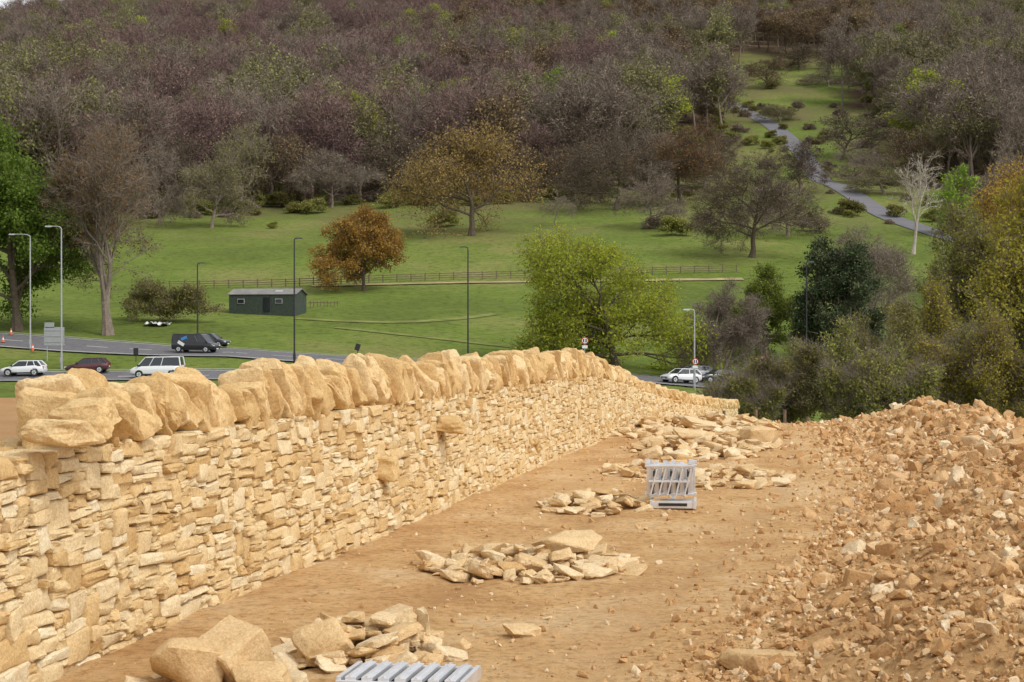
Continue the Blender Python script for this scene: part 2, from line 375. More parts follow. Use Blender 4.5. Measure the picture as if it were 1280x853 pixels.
# ---------------------------------------------------------------- stone piles
fine=[hull(200+s,4,.60,.06,2,.10,corners=rnd.choice([6,7,8])) for s in range(16)]
def pile(cx,cy,rx,ry,n,smin,smax,hh,seed,extra=(),rot=0):
    r=np.random.default_rng(seed);a=r.uniform(0,2*np.pi,n);q=np.sqrt(r.uniform(0,1,n))
    qx=np.cos(a)*q*rx;qy=np.sin(a)*q*ry
    x=cx+qx*math.cos(rot)-qy*math.sin(rot);y=cy+qx*math.sin(rot)+qy*math.cos(rot)
    S=smin+(smax-smin)*r.uniform(0,1,n)**1.6
    sc3=np.stack([S*r.uniform(.8,1.4,n),S*r.uniform(.6,1.1,n),S*r.uniform(.22,.5,n)],1)
    z=T(x,y)+sc3[:,2]*.35+hh*(1-q)**1.0*r.uniform(.2,1,n)
    ro=[r.normal(0,.25,n),r.normal(0,.25,n),r.uniform(0,6.28,n)]
    tn=np.clip(r.normal(.6,.25,n),0,1)
    for e in extra:
        x=np.append(x,e[0]);y=np.append(y,e[1]);z=np.append(z,Tz(e[0],e[1])+e[2]);sc3=np.vstack([sc3,e[3]])
        for k in range(3): ro[k]=np.append(ro[k],e[4][k])
        tn=np.append(tn,e[5])
    m=len(x);V,F,ids=scatter(fine,r.integers(0,16,m),sc3,rotm(*ro),np.stack([x,y,z],1))
    link(mk('stone_pile',V,[F],M_pile,attrs={'tone':tn[ids]},sharp=30))
def GP(px,py):
    d=FPX*CH/(py-HY);return WX(px,d),d
x,y=GP(275,858);pile(x,y,.45,.35,16,.08,.2,.06,1,[(x-.18,y+.03,.12,(.46,.40,.30),(.1,.15,.4),.35),(x+.05,y+.12,.14,(.36,.34,.34),(.1,-.35,.9),.5),(x+.24,y-.1,.06,(.34,.26,.2),(0,.1,.2),.4)])
x,y=GP(462,822);pile(x,y,.52,.50,130,.07,.24,.28,2,[(x-.24,y-.25,.12,(.32,.26,.24),(.2,-.3,.4),.45),(x+.1,y+.1,.2,(.34,.24,.12),(.1,-.2,.2),.7),(x+.30,y+.1,.14,(.08,.22,.26),(.1,.1,.6),.8)])
x,y=GP(665,712);pile(x,y,.86,.9,210,.07,.25,.20,3,[(x+.30,y+.15,.20,(.56,.40,.16),(.05,.02,.2),.55)])
x,y=GP(748,634);pile(x,y,.62,.8,110,.08,.25,.18,4)
x,y=GP(915,600);pile(x,y,.75,1.6,100,.08,.26,.16,5,rot=-.2)
x,y=GP(800,590);pile(x,y,.5,1.4,60,.08,.25,.12,51,rot=-.2)
x,y=GP(880,560);pile(x,y,1.15,3.4,220,.1,.34,.26,6,[(x+.9,y+.2,.2,(.62,.5,.3),(0,.1,.3),.5),(x-.3,y-.9,.25,(.6,.45,.2),(0,.2,.1),.6),(x+.1,y+1.4,.3,(.6,.45,.16),(0.1,.2,.1),.7)],rot=-.25)
x,y=GP(870,537);pile(x,y,1.5,3.6,200,.12,.36,.26,61,rot=-.3)
x,y=GP(652,798);pile(x,y,.05,.03,2,.08,.12,.0,7,[(x,y,.03,(.22,.15,.08),(0,.1,.5),.5)])
x,y=GP(686,776);pile(x,y,.03,.03,1,.06,.1,.0,8)
x,y=GP(955,838);pile(x,y,.1,.1,4,.06,.12,.03,9,[(x,y,.04,(.50,.26,.12),(.05,.05,.1),.25)])
low=[hull(300+s,10,.75 if s%3 else 0,corners=5) for s in range(20)]
n=42000;q=R.uniform(0,1,n);y=6.5*np.exp(q*math.log(41/6.5));u=R.uniform(-.35,3.4,n)+np.where(R.uniform(0,1,n)<.22,-.6,0)*R.exponential(.8,n);x=edge(y)+u
S=.011+.06*R.uniform(0,1,n)**3.0+.06*(R.uniform(0,1,n)<.02);S*=np.clip(y/15,.85,1.6)
pos=np.stack([x,y,T(x,y)+S*.15],1)
V,F,ids=scatter(low,R.integers(0,20,n),S[:,None]*R.uniform(.6,1.4,(n,3)),rotm(*R.uniform(0,6.28,(3,n))),pos)
tn=np.clip(np.where(R.uniform(0,1,n)<.18,R.uniform(.78,1,n),R.uniform(0,.74,n)),0,1);link(mk('rubble_mound',V,[F],M_rub,attrs={'tone':tn[ids]},smooth=False))
n=1500;y=R.uniform(8.5,38,n);x=edge(y)+R.uniform(0,3,n);S=(.05+.13*R.uniform(0,1,n)**2.5)*np.clip(y/14,.75,1.3)
V,F,ids=scatter(fine,R.integers(0,16,n),S[:,None]*R.uniform(.6,1.4,(n,3)),rotm(*R.uniform(0,6.28,(3,n))),np.stack([x,y,T(x,y)+S*.08],1))
tn=R.uniform(.05,1,n);link(mk('rubble_stones',V,[F],M_rub,attrs={'tone':tn[ids]},sharp=30))
n=8000;q=R.uniform(0,1,n);y=6.5*np.exp(q*math.log(38/6.5));x=wx(y)+.1+R.uniform(0,1,n)**.8*(edge(y)-wx(y));S=.004+.035*R.uniform(0,1,n)**9;S*=np.clip(y/12,.8,2)
V,F,ids=scatter(low,R.integers(0,20,n),S[:,None]*R.uniform(.6,1.4,(n,3)),rotm(*R.uniform(0,6.28,(3,n))),np.stack([x,y,T(x,y)+S*.12],1))
tn=R.uniform(.2,1,n);link(mk('path_gravel',V,[F],M_rub,attrs={'tone':tn[ids]},smooth=False))
# ---------------------------------------------------------------- trees
def leafmat(name,c1,c2,tr=.35):
    m,nt,b=nodes(name);g=nt.nodes.new('ShaderNodeNewGeometry');oi=nt.nodes.new('ShaderNodeObjectInfo')
    n=noi(nt,.45,3,.7,g.outputs['Position']);r=ramp(nt,[c1,c2],[.38,.64]);nt.links.new(n.outputs[0],r.inputs[0])
    hs=nt.nodes.new('ShaderNodeHueSaturation');nt.links.new(r.outputs[0],hs.inputs['Color'])
    mr=nt.nodes.new('ShaderNodeMapRange');mr.inputs[3].default_value=.65;mr.inputs[4].default_value=1.3;nt.links.new(oi.outputs['Random'],mr.inputs[0]);nt.links.new(mr.outputs[0],hs.inputs['Value'])
    mh=nt.nodes.new('ShaderNodeMapRange');mh.inputs[3].default_value=.485;mh.inputs[4].default_value=.515;nt.links.new(oi.outputs['Random'],mh.inputs[0]);nt.links.new(mh.outputs[0],hs.inputs['Hue'])
    nt.links.new(hs.outputs[0],b.inputs['Base Color']);b.inputs['Roughness'].default_value=.7;b.inputs['Specular IOR Level'].default_value=.2
    if tr:
        t=nt.nodes.new('ShaderNodeBsdfTranslucent');nt.links.new(hs.outputs[0],t.inputs[0])
        mx=nt.nodes.new('ShaderNodeMixShader');mx.inputs[0].default_value=tr;nt.links.new(b.outputs[0],mx.inputs[1]);nt.links.new(t.outputs[0],mx.inputs[2])
        nt.links.new(mx.outputs[0],nt.nodes['Material Output'].inputs[0])
    return m
ML={'green':leafmat('leaf_green',(.12,.21,.025),(.21,.33,.05),.4),
'lime':leafmat('leaf_lime',(.30,.35,.03),(.46,.49,.06),.45),
'bright':leafmat('leaf_bright',(.18,.26,.03),(.30,.39,.05),.4),
'orange':leafmat('leaf_orange',(.32,.18,.035),(.48,.29,.06)),
'rust':leafmat('leaf_rust',(.24,.145,.055),(.34,.22,.08)),
'olive':leafmat('leaf_olive',(.20,.20,.045),(.31,.30,.07)),
'gold':leafmat('leaf_gold',(.27,.23,.03),(.41,.35,.055)),
'wolive':leafmat('leaf_wood_olive',(.155,.155,.05),(.25,.245,.075),0),
'wrust':leafmat('leaf_wood_rust',(.19,.125,.065),(.28,.19,.09),0),
'purple':leafmat('bud_purple',(.165,.10,.087),(.235,.15,.125),0),
'brown':leafmat('bud_brown',(.165,.122,.085),(.245,.185,.13),0),
'dark':leafmat('leaf_dark',(.035,.05,.02),(.07,.09,.035),.1)}
MB={'grey':simple('bark_grey',(.21,.17,.135),.95,scale=3,var=.3,spec=.1),'dark':simple('bark_dark',(.115,.09,.065),.95,scale=3,var=.3,spec=.1),'pale':simple('bark_pale',(.42,.37,.31),.9,scale=3,var=.25,spec=.1),'purple':simple('bark_purple',(.20,.135,.12),.95,scale=3,var=.3,spec=.1)}
def skel(seed,kids,tf,spread,trop,wob,fl=(1.15,.45)):
    r=random.Random(seed);br=[];tips=[]
    def grow(p,d,L,rad,lev):
        n=(6,4,3,2,2)[min(lev,4)];P=[p];RR=[rad];D=[d]
        for i in range(n):
            d=(d+Vector((r.gauss(0,1),r.gauss(0,1),r.gauss(0,1)))*wob*(.35 if lev==0 else 1)+Vector((0,0,trop[min(lev,len(trop)-1)]))).normalized()
            p=p+d*(L/n);P.append(p);RR.append(rad*(1-(i+1)/n*.62));D.append(d)
        br.append((P,RR,lev))
        if lev>=len(kids): tips.append((P[-1],d));tips.append((P[1],d));return
        k=kids[lev];lo=tf if lev==0 else .3
        for j in range(k):
            t=lo+(1-lo)*(j+r.random())/k;f=t*n;i=min(int(f),n-1);b=P[i].lerp(P[i+1],f-i);rb=RR[i]
            az=j*2.4+r.uniform(-.5,.5);ref=Vector((1,0,0)) if abs(D[i].x)<.8 else Vector((0,1,0))
            u=D[i].cross(ref).normalized();v=D[i].cross(u);pe=u*math.cos(az)+v*math.sin(az)
            an=spread[min(lev,len(spread)-1)]*r.uniform(.7,1.25)*(1.2-.45*t if lev==0 else 1)
            nd=D[i]*math.cos(an)+pe*math.sin(an)
            Lc=L*r.uniform(.45,.72)*((fl[0]-fl[1]*t) if lev==0 else 1)
            grow(b,nd,Lc,rb*r.uniform(.45,.65),lev+1)
        grow(p,d,L*.5,RR[-1],lev+1)
    grow(Vector((0,0,0)),Vector((0,0,1)),1.0,1.0,0)
    return br,tips
def build_tree(name,seed,Ht,W,leaf,bark='grey',kids=(7,5,4,3),tf=.3,spread=(1.0,.75,.7),trop=(0,.06,.03,0),wob=.16,nl=14,ls=.2,sig=.045,ntw=5,tw=.05,twl=1.4,r0=.022,multi=0,fl=(1.15,.45)):
    br,tips=skel(seed,kids,tf,spread,trop,wob,fl)
    if multi:
        for k in range(multi-1):
            b2,t2=skel(seed*31+k,kids,tf,spread,trop,wob,fl)
            a=k*2.4;ln=Vector((math.cos(a),math.sin(a),0))
            f=lambda p:Vector((p.x+ln.x*(.12+p.z*.5),p.y+ln.y*(.12+p.z*.5),p.z*.85))
            br+= [([f(p) for p in P],RR,l) for P,RR,l in b2];tips+=[(f(p),d) for p,d in t2]
    allp=np.array([p[:] for p,_ in tips]);c=np.median(allp[:,:2],0)
    hz=np.percentile(allp[:,2],99.5);rx=np.percentile(np.abs(allp[:,:2]-c).ravel(),96)
    sz=(Ht*.97)/hz;sx=(W*.5)/rx
    def tp(p):return (p.x*sx,p.y*sx,p.z*sz)
    V=[];Q=[];R0=Ht*r0;nv=0
    for P,RR,lev in br:
        k=(8,6,4,3,3)[min(lev,4)];pr=[Vector(tp(p)) for p in P]
        for i,p in enumerate(pr):
            t=(pr[min(i+1,len(pr)-1)]-pr[max(i-1,0)]).normalized();ref=Vector((1,0,0)) if abs(t.x)<.8 else Vector((0,1,0))
            u=t.cross(ref).normalized();v=t.cross(u);rad=max(RR[i]*R0*(1.5 if lev==0 and i==0 else 1),tw*.35)
            for a in range(k):
                an=a/k*2*math.pi;V.append((p+u*math.cos(an)*rad+v*math.sin(an)*rad)[:])
        for i in range(len(P)-1):
            for a in range(k):
                b=(a+1)%k;Q.append((nv+i*k+a,nv+i*k+b,nv+(i+1)*k+b,nv+(i+1)*k+a))
        nv+=k*len(P)
    V=np.array(V);Q=np.array(Q)
    g=np.random.default_rng(seed);tipP=np.array([tp(p) for p,_ in tips]);tipD=np.array([d[:] for _,d in tips]);VV=[V];FF=[Q];T3=[]
    tn=0;ln_=0
    if ntw:
        n=len(tips)*ntw;P0=np.repeat(tipP,ntw,0);D0=np.repeat(tipD,ntw,0)+g.normal(0,.6,(n,3));D0/=np.linalg.norm(D0,axis=1,keepdims=True)
        Lw=g.uniform(.4,1,n)[:,None]*twl;side=np.cross(D0,g.normal(0,1,(n,3)));side/=np.linalg.norm(side,axis=1,keepdims=True)
        P0=P0+g.normal(0,twl*.12,(n,3));v=np.stack([P0-side*tw*.5,P0+side*tw*.5,P0+D0*Lw],1).reshape(-1,3)
        b=sum(len(a) for a in VV);VV.append(v);T3.append(np.arange(3*n).reshape(-1,3)+b);tn=n
    if nl:
        wgt=g.uniform(.2,1.8,len(tips));cnt=np.maximum(0,(wgt*nl+g.uniform(0,1,len(tips))).astype(int));rep=np.repeat(np.arange(len(tips)),cnt);n=len(rep)
        P0=tipP[rep]+g.normal(0,1,(n,3))*np.array([sig*W,sig*W,sig*W*.8])
        P0[:,2]=np.maximum(P0[:,2],.15)
        a=g.normal(0,1,(n,3));a/=np.linalg.norm(a,axis=1,keepdims=True);bb=np.cross(a,g.normal(0,1,(n,3)));bb/=np.linalg.norm(bb,axis=1,keepdims=True)
        s=(ls*g.uniform(.5,1.3,n))[:,None];v=np.stack([P0-a*s*.6,P0-bb*s*.38,P0+a*s*.6,P0+bb*s*.38],1).reshape(-1,3)
        b=sum(len(q) for q in VV);VV.append(v);FF.append(np.arange(4*n).reshape(-1,4)+b);ln_=n
    mi=np.concatenate([np.zeros(len(Q),int),np.ones(ln_,int),np.zeros(tn,int)])
    return mk(name,np.concatenate(VV),FF+T3,[MB[bark],ML[leaf]],midx=mi,smooth=False)
VAR=[('purple','purple',2.2,.34,900),('purple','grey',1.5,.32,901),('brown','grey',2.2,.34,902),('brown','grey',1,.32,903),('wolive','grey',6,.42,904),('lime','grey',9,.5,905),('wrust','dark',5,.42,906),('wolive','grey',4,.42,907),('bright','grey',9,.46,908)]
templ=[]
for lf,bk,nl,ls,sd in VAR:
    templ.append(build_tree('woodland_tree_'+str(sd),sd,22,rnd.uniform(10.5,13.5),lf,bk,kids=(7,4,3),tf=.45,spread=(.75,.65,.7),trop=(0,.12,.08),wob=.13,nl=nl*2.2,ls=ls*1.05,sig=.055,ntw=7,tw=.10,twl=2.4,r0=.015))
oaks=[build_tree('oak_variant',s,18,19,lf,bk,kids=(8,5,4,2),tf=.25,spread=(1.15,.8,.8),trop=(0,.05,.02),wob=.24,nl=nl,ls=.36,sig=.04,ntw=4,tw=.08,twl=1.8,r0=.028) for s,lf,bk,nl in((950,'brown','dark',1.5),(951,'wrust','dark',3),(952,'brown','grey',.8),(953,'wolive','grey',4))]
def gn_inst(name,pos,rot,scl,tmpl):
    me=bpy.data.meshes.new(name);me.vertices.add(len(pos));me.vertices.foreach_set('co',np.asarray(pos,np.float32).ravel())
    a=me.attributes.new('rz','FLOAT_VECTOR','POINT');a.data.foreach_set('vector',np.asarray(rot,np.float32).ravel())
    a=me.attributes.new('sc','FLOAT_VECTOR','POINT');a.data.foreach_set('vector',np.asarray(scl,np.float32).ravel())
    ob=bpy.data.objects.new(name,me);sc.collection.objects.link(ob)
    ng=bpy.data.node_groups.new(name,'GeometryNodeTree');ng.interface.new_socket('Geometry',in_out='INPUT',socket_type='NodeSocketGeometry');ng.interface.new_socket('Geometry',in_out='OUTPUT',socket_type='NodeSocketGeometry')
    gi=ng.nodes.new('NodeGroupInput');go=ng.nodes.new('NodeGroupOutput');ip=ng.nodes.new('GeometryNodeInstanceOnPoints');oi=ng.nodes.new('GeometryNodeObjectInfo')
    oi.inputs['Object'].default_value=tmpl;oi.inputs['As Instance'].default_value=True
    for nm,sk_ in(('rz','Rotation'),('sc','Scale')):
        na=ng.nodes.new('GeometryNodeInputNamedAttribute');na.data_type='FLOAT_VECTOR';na.inputs['Name'].default_value=nm;ng.links.new(na.outputs['Attribute'],ip.inputs[sk_])
    ng.links.new(gi.outputs[0],ip.inputs['Points']);ng.links.new(oi.outputs['Geometry'],ip.inputs['Instance']);ng.links.new(ip.outputs[0],go.inputs[0])
    md=ob.modifiers.new('instances','NODES');md.node_group=ng
    return ob
n=16000;y=R.uniform(360,1010,n);x=R.uniform(-1,1,n)*(y*.31+30)
open_=fbm(x,y,55,3,123)>.38
lx=np.interp(y,[p[1] for p in LANE],[p[0] for p in LANE])
keepm=(forestmask(x,y)>.5)&(~open_|(R.uniform(0,1,n)<.15))&((np.abs(x-lx)>9)|(y>690));x=x[keepm];y=y[keepm]
cellk={};sel=[]
for i in range(len(x)):
    k_=(int(x[i]//9),int(y[i]//11.5))
    if k_ in cellk: continue
    cellk[k_]=1;sel.append(i)
x=x[sel];y=y[sel];print('woodland',len(x))
px=PXof(x,y);nz=fbm(x,y,70,3,77)*1.3+R.normal(0,.2,len(x));q=R.uniform(0,1,len(x))
purp=sst(780,600,px+fbm(x,y,60,2,8)*200)
v=np.where(q<.55*purp,0,np.where(q<.68*purp+.05,1,np.where(q<.62+.2*purp,2,3)))
v=np.where(nz>.36,4,v);v=np.where((q>.945),np.where(q>.98,8,5),v);v=np.where((nz<-.36),np.where(px>480,6,7),v)
v=np.where((y>830)&(q>.6),np.where(q>.8,5,4),v);v=np.where((px<200)&(q<.25),4,v)
for k in range(9):
    m=v==k;c=int(m.sum())
    if not c: continue
    s=R.uniform(.75,1.25,c)*np.interp(y[m],[400,900],[1.15,.78])*(1 if k not in(5,8) else .85)
    rot=np.zeros((c,3));rot[:,2]=R.uniform(0,6.28,c);rot[:,:2]=R.normal(0,.04,(c,2))
    gn_inst('distant_woodland',np.stack([x[m],y[m],T(x[m],y[m])-.4],1),rot,np.stack([s*R.uniform(.9,1.2,c),s*R.uniform(.9,1.2,c),s],1),templ[k])
bush=build_tree('scrub_bush',970,3,4.5,'olive','grey',kids=(6,5,3),tf=.05,spread=(.9,.7,.7),nl=9,ls=.30,sig=.07,ntw=4,tw=.05,twl=.7,r0=.01)
bush2=build_tree('bramble_bush',971,2.4,5,'brown','grey',kids=(6,5,3),tf=.05,spread=(1.1,.8,.7),nl=5,ls=.28,sig=.07,ntw=6,tw=.06,twl=.8,r0=.01)
n=4200;y=R.uniform(225,640,n);x=R.uniform(-1,1,n)*(y*.31+10);fm=forestmask(x,y+24);pxx=PXof(x,y)
dens=np.where((fm>.3)&(forestmask(x,y-10)<.9),.75,.0)+np.where((y>345)&(fbm(x,y,28,3,33)>.22),.14,0)+np.where((pxx>820)&(y>330),.08,0)+.002
m=R.uniform(0,1,n)<dens;x=x[m];y=y[m];h_=R.uniform(0,1,len(x))<.6
for hh_,tm in((h_,bush),(~h_,bush2)):
    c=int(hh_.sum());s=R.uniform(.3,1.2,c);rot=np.zeros((c,3));rot[:,2]=R.uniform(0,6.28,c)
    gn_inst('hillside_scrub',np.stack([x[hh_],y[hh_],T(x[hh_],y[hh_])-.1],1),rot,np.stack([s,s,s],1),tm)
def tr(name,px,ytop,wpx,d,leaf,bark='grey',seed=1,**k):
    X_=WX(px,d);z0=Tz(X_,d);h_=WZ(ytop,d)-z0;w_=wpx/FPX*d
    o=build_tree(name,seed,h_,w_,leaf,bark,**k);o.location=(X_,d,z0-.1);link(o);return o
OAK=dict(kids=(8,5,4,3),tf=.22,spread=(1.1,.8,.8),trop=(0,.05,.02),wob=.24,r0=.028)
tr('broadleaf_tree',22,155,165,205,'green','dark',11,kids=(10,6,4,3),tf=.12,spread=(.9,.7,.7),nl=24,ls=.34,sig=.04,ntw=2,fl=(.95,.2))
tr('budding_tree',135,150,135,202,'rust','grey',12,kids=(10,5,4,3),tf=.15,spread=(.6,.55,.6),trop=(0,.08,.06),nl=6,ls=.22,ntw=6,tw=.05,twl=1.6)
tr('ash_tree',445,108,85,430,'lime','grey',13,kids=(9,5,4,2),tf=.2,spread=(.7,.6,.7),nl=6,ls=.5,ntw=4,tw=.08)
tr('bare_tree',415,190,95,395,'brown','grey',14,nl=1,ls=.3,ntw=7,tw=.06,twl=2)
tr('oak_tree',590,160,160,335,'rust','dark',15,nl=8,ls=.36,ntw=5,tw=.06,**OAK)
tr('beech_tree',455,258,104,262,'orange','dark',16,kids=(9,5,4,3),tf=.15,spread=(.95,.7,.7),nl=13,ls=.28,sig=.035,ntw=3)
tr('field_maple_tree',770,293,218,192,'lime','dark',17,kids=(12,6,5,3),tf=.06,spread=(1.05,.75,.7),trop=(0,.02,.02),nl=10,ls=.27,sig=.028,ntw=2,tw=.04,r0=.03,fl=(.85,-.05))
tr('oak_tree',770,165,150,375,'brown','dark',18,nl=1,ls=.3,ntw=7,tw=.07,twl=1.8,**OAK)
tr('oak_tree',850,155,125,390,'rust','dark',19,nl=5,ls=.36,ntw=6,tw=.07,twl=1.8,**OAK)
tr('oak_tree',940,195,150,302,'brown','dark',20,nl=1.5,ls=.25,ntw=8,tw=.05,twl=1.8,**OAK)
tr('hawthorn_tree',955,333,84,206,'bright','dark',21,kids=(9,5,4,3),tf=.1,nl=13,ls=.24,ntw=2,sig=.04)
tr('yew_tree',1045,300,90,200,'dark','dark',22,kids=(9,6,4,3),tf=.05,nl=18,ls=.26,sig=.045,ntw=3)
tr('dead_tree',1141,190,55,308,'brown','pale',23,kids=(6,4,3),tf=.3,spread=(.6,.7,.7),nl=0,ntw=3,tw=.08,twl=1.5,r0=.02)
tr('dead_tree',693,238,42,350,'brown','grey',24,kids=(6,4,3),tf=.3,nl=0,ntw=4,tw=.06,twl=1,r0=.02)
tr('beech_tree',1290,195,150,255,'orange','dark',25,nl=8,ls=.3,ntw=4,kids=(9,5,4,3))
tr('willow_tree',1205,262,150,104,'olive','grey',26,kids=(10,6,5,3),tf=.06,spread=(.6,.5,.5),trop=(0,.1,.1),nl=9,ls=.16,sig=.03,ntw=4,tw=.025,twl=.9,multi=2)
tr('willow_tree',1300,215,200,98,'gold','grey',27,kids=(11,6,5,3),tf=.05,spread=(.75,.6,.6),trop=(0,.08,.06),nl=11,ls=.17,sig=.03,ntw=3,tw=.025,twl=.9,multi=2)
tr('bare_tree',893,352,90,186,'brown','grey',28,kids=(9,5,4,2),tf=.05,spread=(.9,.6,.6),nl=1,ls=.15,ntw=5,tw=.035,twl=1.2,multi=2)
tr('bare_tree',1095,285,130,215,'brown','grey',29,kids=(9,5,4,3),tf=.1,spread=(.9,.6,.6),nl=1,ls=.18,ntw=7,tw=.04,twl=1.4)
tr('sapling_tree',660,206,26,430,'olive','dark',30,kids=(7,4,3),tf=.2,spread=(.5,.6,.6),nl=14,ls=.4,ntw=4)
tr('lime_tree',48,86,85,560,'lime','grey',31,kids=(9,5,4),tf=.2,nl=16,ls=.6,ntw=3,tw=.1)
tr('lime_tree',1190,205,60,330,'bright','grey',32,kids=(8,5,4),tf=.15,nl=8,ls=.4,ntw=3,tw=.07)
tr('ash_tree',655,38,60,650,'lime','grey',33,kids=(8,5,4),tf=.2,nl=7,ls=.6,ntw=3,tw=.1)
for k,(p_,yt,w_,d_) in enumerate([(1000,55,75,690),(958,72,62,640),(1022,12,75,800),(862,70,95,600),(1095,62,70,640),(935,22,60,810),(1070,5,80,830),(1150,105,110,520),(1052,140,85,480),(1195,150,95,470),(1245,60,110,600),(1105,205,75,400),(900,40,60,740),(1130,20,80,760),(820,60,90,660),(880,180,80,420),(1262,130,80,450),(560,20,80,820),(1075,215,70,430),(1165,60,90,640),(965,15,60,850),(715,180,95,400),(815,205,80,345),(520,215,70,400),(1000,175,80,400),(1230,215,80,380),(985,225,90,330),(1110,130,80,560),(1210,95,90,560),(900,110,60,560),(1035,85,60,640),(975,130,55,560),(725,150,110,430),(640,150,90,440),(790,130,90,460),(690,130,80,460),(905,165,70,450),(1140,160,80,440),(1065,175,70,440),(300,150,90,390),(230,165,80,380),(360,165,80,400),(1250,170,90,340),(265,185,80,355),(500,165,90,400),(640,185,80,400),(200,170,70,360)]):
    X_=WX(p_,d_);z0=Tz(X_,d_);h_=WZ(yt,d_)-z0
    o=bpy.data.objects.new('oak_tree',oaks[k%4].data);o.location=(X_,d_,z0-.2);o.scale=(w_/FPX*d_/19,w_/FPX*d_/19,h_/18);o.rotation_euler=(0,0,k*1.3);link(o)
for k,(p_,yt,w_,d_,lf) in enumerate([(1125,375,130,86,'olive'),(1060,402,110,82,'olive'),(1010,432,110,78,'olive'),(950,456,100,80,'olive'),(985,450,80,90,'gold'),(1175,350,110,90,'gold'),(925,472,80,75,'olive'),(1240,400,150,76,'gold'),(1100,440,110,70,'olive')]):
    tr('willow_shrub',p_,yt,w_,d_,lf,'grey',60+k,kids=(8,5,4,2),tf=.03,spread=(.35,.35,.4),trop=(0,.14,.12),wob=.12,nl=7,ls=.11,sig=.04,ntw=2,tw=.018,twl=.9,r0=.008,multi=3)
tr('willow_shrub',200,350,90,215,'olive','grey',80,kids=(8,5,4),tf=.03,spread=(.7,.6,.5),nl=8,ls=.25,ntw=6,tw=.04,twl=1,r0=.01,multi=2)
# ---------------------------------------------------------------- roads
M_asph=simple('asphalt',(.15,.145,.15),.9,var=.2,scale=1.5,spec=.2);M_white=simple('road_paint',(.72,.72,.70),.8);M_kerb=simple('kerb_concrete',(.36,.35,.33),.9)
M_track=simple('worn_track',(.18,.195,.06),1,var=.3,scale=.5,spec=.1);M_path=simple('footpath_dirt',(.34,.28,.14),1,var=.3,scale=.5,spec=.1);M_lane=simple('lane_asphalt',(.175,.17,.18),.95,var=.1,scale=.3,spec=.1)
def resample(P,step,win=24):
    P=np.array(P,float);t=np.concatenate([[0],np.cumsum(np.hypot(*np.diff(P,axis=0).T))]);q=np.arange(0,t[-1],step)
    x=np.interp(q,t,P[:,0]);y=np.interp(q,t,P[:,1]);k=max(3,int(win/step)|1);ke=np.ones(k)/k
    f=lambda a:np.convolve(np.pad(a,k//2,mode='reflect',reflect_type='odd'),ke,'valid')
    return f(f(x)),f(f(y))
def strip(name,P,w0,w1,mat,zo,step=1.5,parent=None,nseg=6,dash=None,win=24):
    x,y=resample(P,step,win);tx=np.gradient(x);ty=np.gradient(y);l=np.hypot(tx,ty);nx_,ny_=ty/l,-tx/l
    offs=np.linspace(w0,w1,nseg+1);V=[]
    for o in offs:
        X_=x+nx_*o;Y_=y+ny_*o;V.append(np.stack([X_,Y_,T(X_,Y_,False)+zo],1))
    V=np.stack(V,1);n,m=V.shape[:2];V=V.reshape(-1,3);F=[]
    for i in range(n-1):
        if dash and (i*step)%(dash[0]+dash[1])>=dash[0]: continue
        for j in range(m-1): F.append((i*m+j,i*m+j+1,(i+1)*m+j+1,(i+1)*m+j))
    return link(mk(name,V,[np.array(F)],mat),parent)
def road(name,P,w,mat,marks=True,kerb=True,zo=.12,win=24):
    r=strip(name,P,-w/2,w/2,mat,zo,win=win)
    if marks:
        strip('centre_line',P,-.08,.08,M_white,zo+.006,step=1,parent=r,nseg=1,dash=(3,3))
        for s in(-1,1): strip('edge_line',P,s*(w/2-.3)-.06,s*(w/2-.3)+.06,M_white,zo+.006,step=1,parent=r,nseg=1)
    if kerb:
        for s in(-1,1): strip('kerb',P,s*(w/2+.13)-.13,s*(w/2+.13)+.13,M_kerb,zo+.11,parent=r,nseg=1)
road('main_road',[(-110,212),(-60,197),(-43,189),(-33,183),(-16,180),(5,180),(17,178),(26,176),(45,172),(90,165)],10,M_asph)
road('side_road',[(-110,170),(-50,167),(-31,164),(-16,165),(0,168)],7.5,M_asph,zo=.10)
road('hill_lane',LANE,5.6,M_lane,marks=False,kerb=False,zo=.14,win=50)
strip('footpath',[(WX(390,268),268),(WX(500,272),272),(WX(700,277),277),(WX(930,280),280)],-1.1,1.1,M_path,.16,nseg=2)
strip('worn_track',[(WX(370,222),222),(WX(440,218),218),(WX(520,216),216),(WX(580,224),224),(WX(620,232),232)],-.9,.9,M_track,.08,nseg=1)
strip('worn_track',[(WX(420,214),214),(WX(520,208),208),(WX(600,204),204),(WX(680,203),203)],-.7,.7,M_track,.08,nseg=1)
# ---------------------------------------------------------------- generic part builder
def box(bm,c,s,rz=0,mi=0,rx=0,ry=0,taper=1):
    r=bmesh.ops.create_cube(bm,size=1)
    for v in r['verts']:
        t=taper if v.co.z>0 else 1
        v.co=Vector((v.co.x*s[0]*t,v.co.y*s[1]*t,v.co.z*s[2]))
    M=Matrix.Translation(c)@Matrix.Rotation(rz,4,'Z')@Matrix.Rotation(ry,4,'Y')@Matrix.Rotation(rx,4,'X')
    bmesh.ops.transform(bm,matrix=M,verts=r['verts'])
    for f in {f for v in r['verts'] for f in v.link_faces}: f.material_index=mi
def cyl(bm,a,b,r1,r2=None,mi=0,seg=10):
    a=Vector(a);b=Vector(b);d=b-a;r=bmesh.ops.create_cone(bm,cap_ends=True,segments=seg,radius1=r1,radius2=r2 if r2 is not None else r1,depth=d.length)
    M=Matrix.Translation((a+b)/2)@d.to_track_quat('Z','Y').to_matrix().to_4x4();bmesh.ops.transform(bm,matrix=M,verts=r['verts'])
    for f in {f for v in r['verts'] for f in v.link_faces}: f.material_index=mi
